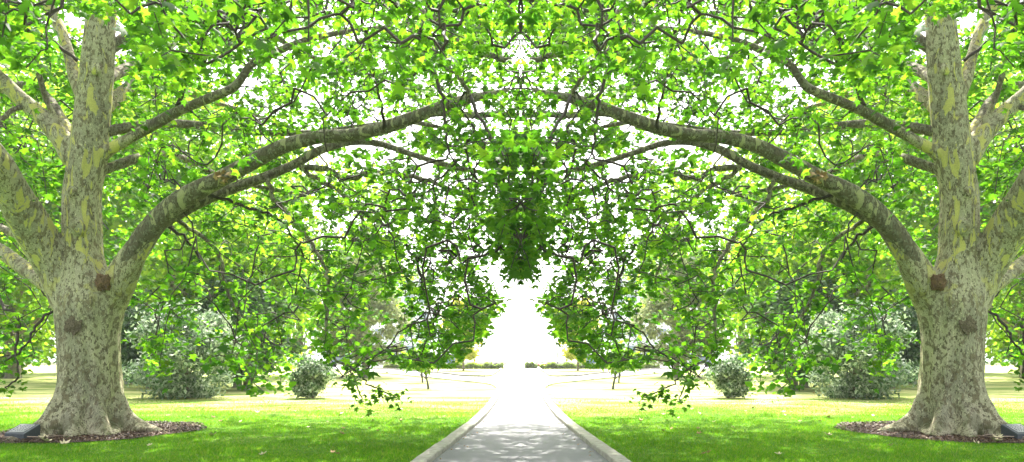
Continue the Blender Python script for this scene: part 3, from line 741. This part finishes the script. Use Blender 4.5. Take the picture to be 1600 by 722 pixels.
# ------------------------------------------------------------------ trees and bushes further off
def crown_points(rs, n, cx, cy, z0, z1, rx, ry, ncl, cr, shell=.55, profile=None):
    c = []
    while len(c) < ncl:
        p = rs.uniform(-1, 1, 3)
        if np.sum(p ** 2) > 1 or np.sum(p ** 2) < shell ** 2 * rs.random(): continue
        k = profile((p[2] + 1) / 2) if profile else 1
        c.append((cx + p[0] * rx * k, cy + p[1] * ry * k, (z0 + z1) / 2 + p[2] * (z1 - z0) / 2))
    c = np.array(c); w = rs.uniform(.4, 1.2, ncl); i = rs.choice(ncl, n, p=w / w.sum())
    off = rs.normal(0, 1, (n, 3)) * np.array([1, 1, .65]) * cr * w[i][:, None]
    pts = c[i] + off
    return c, pts[pts[:, 2] > .05]
def far_tree(name, u, vb, vt, wpx, mt, label, group, n=7000, leaf=.3, ncl=60, trunk_r=.3, zlow=.12, cat='tree', Y=None, seed=1, depth=.8, profile=None, tmpl=None, lean=0, mirror=True, bark=None, cr=None, flat=.4):
    rs = np.random.default_rng(seed); Y = Y or GY(vb)
    x = (u - CX) / F * Y; H = EYE + (HY - vt) / F * Y; rx = wpx / 2 / F * Y
    root = empty(name, (x, Y, 0), label[0] if mirror else label, cat, group)
    c, pts = crown_points(rs, n, lean, 0, H * zlow, H, rx, rx * depth, ncl, cr or rx * .17, profile=profile)
    v, f = leaves(pts, rs.uniform(.6, 1.3, len(pts)) * leaf, LEAFS if tmpl is None else tmpl, LFS if tmpl is None else np.array([[0, 1, 2], [0, 2, 3]]), flat, rs)
    mesh_np('crown', v, f, mt, root)
    if trunk_r:
        V = []; Fc = []; b0 = 0
        def ad(path, sides):
            nonlocal b0
            v, f = tube(path, sides, .05, seed + b0); V.append(v); Fc.extend([[i + b0 for i in q] for q in f]); b0 += len(v)
        ad(catmull([(0, 0, -.1, trunk_r * 1.35), (0, 0, H * .06, trunk_r), (lean * .4 + rs.normal(0, .02) * H, 0, H * .4, trunk_r * .75), (lean, 0, H * .85, trunk_r * .2)], 5), 10)
        for q in c[rs.choice(len(c), min(14, len(c)), replace=False)]:
            z = q[2] * rs.uniform(.35, .6); k = z / H
            ad(catmull([(lean * k, 0, z, trunk_r * .4), (q[0] * .5, q[1] * .5, z + (q[2] - z) * .35, trunk_r * .22), tuple(q) + (trunk_r * .06,)], 4), 6)
        mesh_np('trunk', np.concatenate(V), Fc, bark or M['bgbark'], root, smooth=True)
    if mirror: mirror_tree(root, label[1])
    return root
QUAD = np.array([(-.12, 0, 0), (.12, 0, 0), (.1, .9, -.1), (-.05, 1, -.1)])
def LR(s): return (s % 'left', s % 'right')
bgG = 'light green trees behind the lawn'
def tl(s): return (s % 'left', s % 'right')
far_tree('leafy_tree', 268, None, 130, 400, M['bgleaf'], tl('tall bright yellow-green tree behind the bushes, nearest the %s arching limb'), bgG, Y=44, n=15000, leaf=.34, ncl=90, seed=11, zlow=.1, trunk_r=.35)
far_tree('leafy_tree', 470, None, 250, 300, M['bgleaf'], tl('bright green tree rising just behind the small silver bush on the %s lawn'), bgG, Y=56, n=9000, leaf=.36, ncl=70, seed=12, zlow=.12, trunk_r=.3)
far_tree('leafy_tree', 20, None, 60, 420, M['bgleaf'], tl('tall light green tree behind the mottled trunk at the far %s edge'), bgG, Y=50, n=14000, leaf=.38, ncl=90, seed=13, zlow=.16, trunk_r=.4)
far_tree('leafy_tree', -190, None, 200, 360, M['bgleaf'], tl('light green tree partly cut off by the %s edge of the picture'), bgG, Y=40, n=9000, leaf=.34, ncl=70, seed=14, zlow=.1, trunk_r=.3)
far_tree('weeping_tree', 10, 590, 470, 110, M['bgleaf'], tl('low weeping light green tree at the %s edge of the lawn'), bgG, n=5000, leaf=.3, ncl=40, seed=15, zlow=.02, trunk_r=.15)
far_tree('leafy_tree', 105, None, 330, 300, M['bgleaf'], tl('lower light green tree seen just beside the foot of the %s mottled trunk'), bgG, Y=64, n=9000, leaf=.42, ncl=70, seed=16, zlow=.1, trunk_r=.3)
far_tree('leafy_tree', 370, None, 300, 260, M['bgleaf'], tl('lime green tree directly behind the dark leafy tree on the %s'), bgG, Y=36, n=9000, leaf=.26, ncl=70, seed=17, zlow=.12, trunk_r=.22)
bG = 'silver and dark bushes behind the trees'
far_tree('dark_bush', 232, 607, 492, 100, M['darkleaf'], tl('dark green rounded bush just beside the mottled trunk on the %s'), bG, n=7000, leaf=.17, ncl=45, seed=21, zlow=0.02, trunk_r=.1, cat='bush')
far_tree('silver_bush', 292, 622, 478, 150, M['silver'], tl('large silver-leaved bush reaching the ground on the %s lawn'), bG, n=19000, leaf=.15, ncl=60, seed=22, zlow=0.0, trunk_r=.08, cat='bush', cr=.33, tmpl=QUAD * np.array([2, 1, 1]))
far_tree('silver_bush', 215, 600, 452, 130, M['silver'], tl('pale silver bush behind the dark rounded bush on the %s'), bG, n=9000, leaf=.2, ncl=50, seed=23, zlow=0.05, trunk_r=.1, cat='bush')
far_tree('dark_tree', 385, 610, 430, 150, M['darkleaf'], tl('dark leafy tree between the silver bushes on the %s lawn'), bG, n=9000, leaf=.2, ncl=55, seed=24, zlow=0.1, trunk_r=.16)
far_tree('silver_bush', 489, 622, 552, 58, M['silver'], tl('small rounded silver bush standing alone on the open %s lawn'), bG, n=7000, leaf=.085, ncl=40, seed=25, zlow=0.0, trunk_r=.04, cat='bush', cr=.16)
far_tree('pine_tree', 570, 590, 400, 120, M['greygreen'], tl('grey-green upright conifer on the far %s lawn'), 'grey-green conifers', n=14000, leaf=.24, ncl=90, seed=26, zlow=0.1, trunk_r=.22, profile=lambda t: .35 + .9 * math.sin(min(1, (1 - t) * 1.3 + .06) * 1.5) if t > .1 else .8, cr=.42)
far_tree('yellow_tree', 724, None, 470, 66, M['yellowleaf'], tl('glowing yellow tree at the %s side of the far gap'), 'yellow trees by the water', Y=74, n=6000, leaf=.26, ncl=40, seed=27, zlow=0.12, trunk_r=.12)
# thin staked saplings
for i, (u, vb, sd, which) in enumerate(((660, 598, 31, 'farther'), (669, 608, 32, 'nearer'))):
    far_tree('sapling', u, vb, 545, 46, M['bgleaf'], tl('thin-stemmed young tree, the ' + which + ' of two saplings on the %s lawn'), 'pairs of saplings on the lawns', n=650, leaf=.17, ncl=14, seed=sd, zlow=.42, trunk_r=.055, lean=-.28, bark=M['darkmetal'])

# ------------------------------------------------------------------ hedges, quay, far side
def hedge(x0, x1, y, label, seed):
    rs = np.random.default_rng(seed); root = empty('low_hedge', ((x0 + x1) / 2, y, 0), label, 'hedge', 'clipped low hedges behind the island lawns')
    L = x1 - x0; n = int(700 * L ** .9) + 300
    p = np.stack([rs.uniform(-L / 2, L / 2, n), rs.uniform(-.45, .45, n), rs.uniform(.02, 1, n) ** .7], -1)
    p[:, 2] *= .62 + .16 * np.sin((p[:, 0] + x0) * 3.3) + .07 * np.sin(p[:, 0] * 9)
    v, f = leaves(p, rs.uniform(.1, .22, n), LEAFS, LFS, .3, rs); mesh_np('foliage', v, f, M['hedgeleaf'], root)
    bm = bmesh.new()
    for k in range(max(2, int(L / 1.2))):
        x = -L / 2 + (k + .5) * L / max(2, int(L / 1.2)); box(bm, x - .03, x + .03, -.03, .03, 0, .4)
    bmobj('stems', bm, M['bgbark'], root)
hedge((600 - CX) / F * 84, (786 - CX) / F * 84, 84, 'long low clipped hedge behind the left island lawn', 41)
hedge((844 - CX) / F * 84, (1030 - CX) / F * 84, 84, 'long low clipped hedge behind the right island lawn', 42)
hedge((821 - CX) / F * 88, (839 - CX) / F * 88, 88, 'short piece of low hedge just right of the far path', 43)

bm = bmesh.new()
box(bm, -90, -2.4, 118, 118.5, 0, .55); quay = bmobj('quay_wall', bm, M['stone']); props(quay, 'pale low stone wall along the water, left of the path end', 'wall')
bm = bmesh.new(); box(bm, 2.4, 90, 118, 118.5, 0, .55); props(bmobj('quay_wall', bm, M['stone']), 'pale low stone wall along the water, right of the path end', 'wall')
for s, a, b_, lab in ((-1, 4.2, 14, 'thin dark railing on the quay wall left of the path end'), (1, 2.6, 6.0, 'thin dark railing on the quay wall right of the path end, ending at the post')):
    rt = empty('railing', (s * a, 118.25, .55), lab, 'railing', 'railings on the quay')
    bm = bmesh.new(); x0, x1 = sorted((0, s * (b_ - a))); box(bm, x0, x1, -.03, .03, .95, 1.03); bmobj('handrail', bm, M['darkmetal'], rt)
    k = 0
    while k <= b_ - a:
        bm = bmesh.new(); box(bm, s * k - .02, s * k + .02, -.02, .02, 0, .95); bmobj('post', bm, M['darkmetal'], rt); k += 2.4
pr = empty('dark_post', (6.1, 116, 0), 'thin dark upright post with a foot at the end of the right railing', 'post')  # plain dark post, carries no lamp
bm = bmesh.new(); box(bm, -.06, .06, -.06, .06, 0, 2.1); bmobj('pole', bm, M['darkmetal'], pr)
bm = bmesh.new(); box(bm, -.05, .9, -.09, .09, 0, .12); bmobj('foot', bm, M['darkmetal'], pr)
def boat(x, y, L, mt, label):
    rt = empty('small_boat', (x, y, 0), label, 'boat', None); V = []; Fc = []
    for i, t in enumerate(np.linspace(0, 1, 9)):
        w_ = .42 * L / 1.6 * math.sin(min(1, (1 - t) * 1.5 + .02) * math.pi / 2) ** .7; zz = .42 + .18 * t * t
        V += [((t - .5) * L, -w_, zz), ((t - .5) * L, -w_ * .6, .1 + .1 * t), ((t - .5) * L, 0, .04 + .12 * t), ((t - .5) * L, w_ * .6, .1 + .1 * t), ((t - .5) * L, w_, zz)]
        if i: Fc += [[(i - 1) * 5 + k, i * 5 + k, i * 5 + k + 1, (i - 1) * 5 + k + 1] for k in range(4)]
    Fc.append([0, 1, 2, 3, 4]); hu = mesh_np('hull', V, Fc, mt, rt); hu.scale.z = 1.0
    sd = hu.modifiers.new('t', 'SOLIDIFY'); sd.thickness = .03
    bm = bmesh.new(); box(bm, -.1, .1, -.38 * L / 1.6, .38 * L / 1.6, .34, .38); bmobj('seat', bm, M['darkmetal'], rt)
boat(3.3, 100, 1.7, M['redpaint'], 'small red boat lying behind the right hedge near the path end')
boat(-3.8, 100, 1.0, M['darkmetal'], 'tiny dark boat lying behind the left hedge near the path end')

def car(x, y, mt, label, H=1.5, L=4.2, van=False):
    rt = empty('parked_van' if van else 'parked_car', (x, y, 0), label, 'van' if van else 'car', 'vehicles on the far quay road')
    prof = [(-.5, .3), (-.5, .62), (-.47, .95 if van else .7), (-.42, 1) if van else (-.3, .98), (.25, 1), (.4, .72), (.5, .6), (.5, .3)]
    bm = bmesh.new(); A = [bm.verts.new((a * L, -.85, z * H)) for a, z in prof]; B_ = [bm.verts.new((a * L, .85, z * H)) for a, z in prof]
    bm.faces.new(A); bm.faces.new(B_[::-1])
    for i in range(len(prof)): j = (i + 1) % len(prof); bm.faces.new([A[j], A[i], B_[i], B_[j]])
    bmobj('body', bm, mt, rt, .04)
    for xs_ in ((-.36, -.14), (-.1, .1), (.13, .27)):
        bm = bmesh.new(); box(bm, xs_[0] * L, xs_[1] * L, -.865, -.852, .68 * H, .92 * H); bmobj('window', bm, M['glass'], rt)
    for wx in (-.32, .32):
        for wy in (-.8, .8):
            bm = bmesh.new(); bmesh.ops.create_cone(bm, segments=20, radius1=.33, radius2=.33, depth=.2, cap_ends=True, matrix=Matrix.Translation((wx * L, wy, .33)) @ Matrix.Rotation(R(90), 4, 'X')); bmobj('wheel', bm, M['tyre'], rt)
for s in (-1, 1):
    sd = 'left' if s < 0 else 'right'
    car(s * 10.6, 104, M['bluepaint'], 'blue-grey car parked behind the hedge on the %s' % sd)
    car(s * 25.2, 98, M['bluepaint'], 'blue-grey van with a red rear end behind the %s conifer' % sd, 2.2, 2.9, True)
    bm = bmesh.new(); box(bm, -1.47, -.95, -.875, -.868, .75, 1.5); vn = [o_ for o_ in bpy.data.objects if o_.name.startswith('parked_van')]; bmobj('rear_panel', bm, M['redpaint'], max(vn, key=lambda o_: o_.location.x * s))
    # pale waterside building
    rt = empty('white_building', (s * 30, 150, 0), 'pale many-windowed building behind the %s trees' % sd, 'building', 'pale buildings across the quay')
    bm = bmesh.new(); box(bm, -11, 11, 0, 12, 0, 19.5); bmobj('wall', bm, M['white_wall'], rt)
    bm = bmesh.new(); box(bm, -11.3, 11.3, -.3, 12.3, 19.5, 20.1); bmobj('roof', bm, M['white_wall'], rt)
    for fl in range(5):
        for k in range(7):
            bm = bmesh.new(); cx_ = -9.3 + k * 3.1; box(bm, cx_ - 1.0, cx_ + 1.0, -.06, -.003, 2 + fl * 3.6, 3.7 + fl * 3.6); bmobj('window', bm, M['glass'], rt)

# ------------------------------------------------------------------ haze volume, added so the far view washes out white
HAZE = 0.0005
if HAZE:
    bm = bmesh.new(); box(bm, -3100, 3100, -70, 4100, -1, 70)
    m = bpy.data.materials.new('haze'); m.use_nodes = True; nt = m.node_tree; nt.nodes.clear()
    out = nt.nodes.new('ShaderNodeOutputMaterial'); pv = nt.nodes.new('ShaderNodeVolumePrincipled')
    pv.inputs['Color'].default_value = (.95, .96, .97, 1); pv.inputs['Density'].default_value = HAZE; pv.inputs['Anisotropy'].default_value = .3
    nt.links.new(pv.outputs[0], out.inputs['Volume'])
    props(bmobj('haze', bm, m), 'thin added haze whitening the distance over the lawn and water', 'haze', kind='stuff')
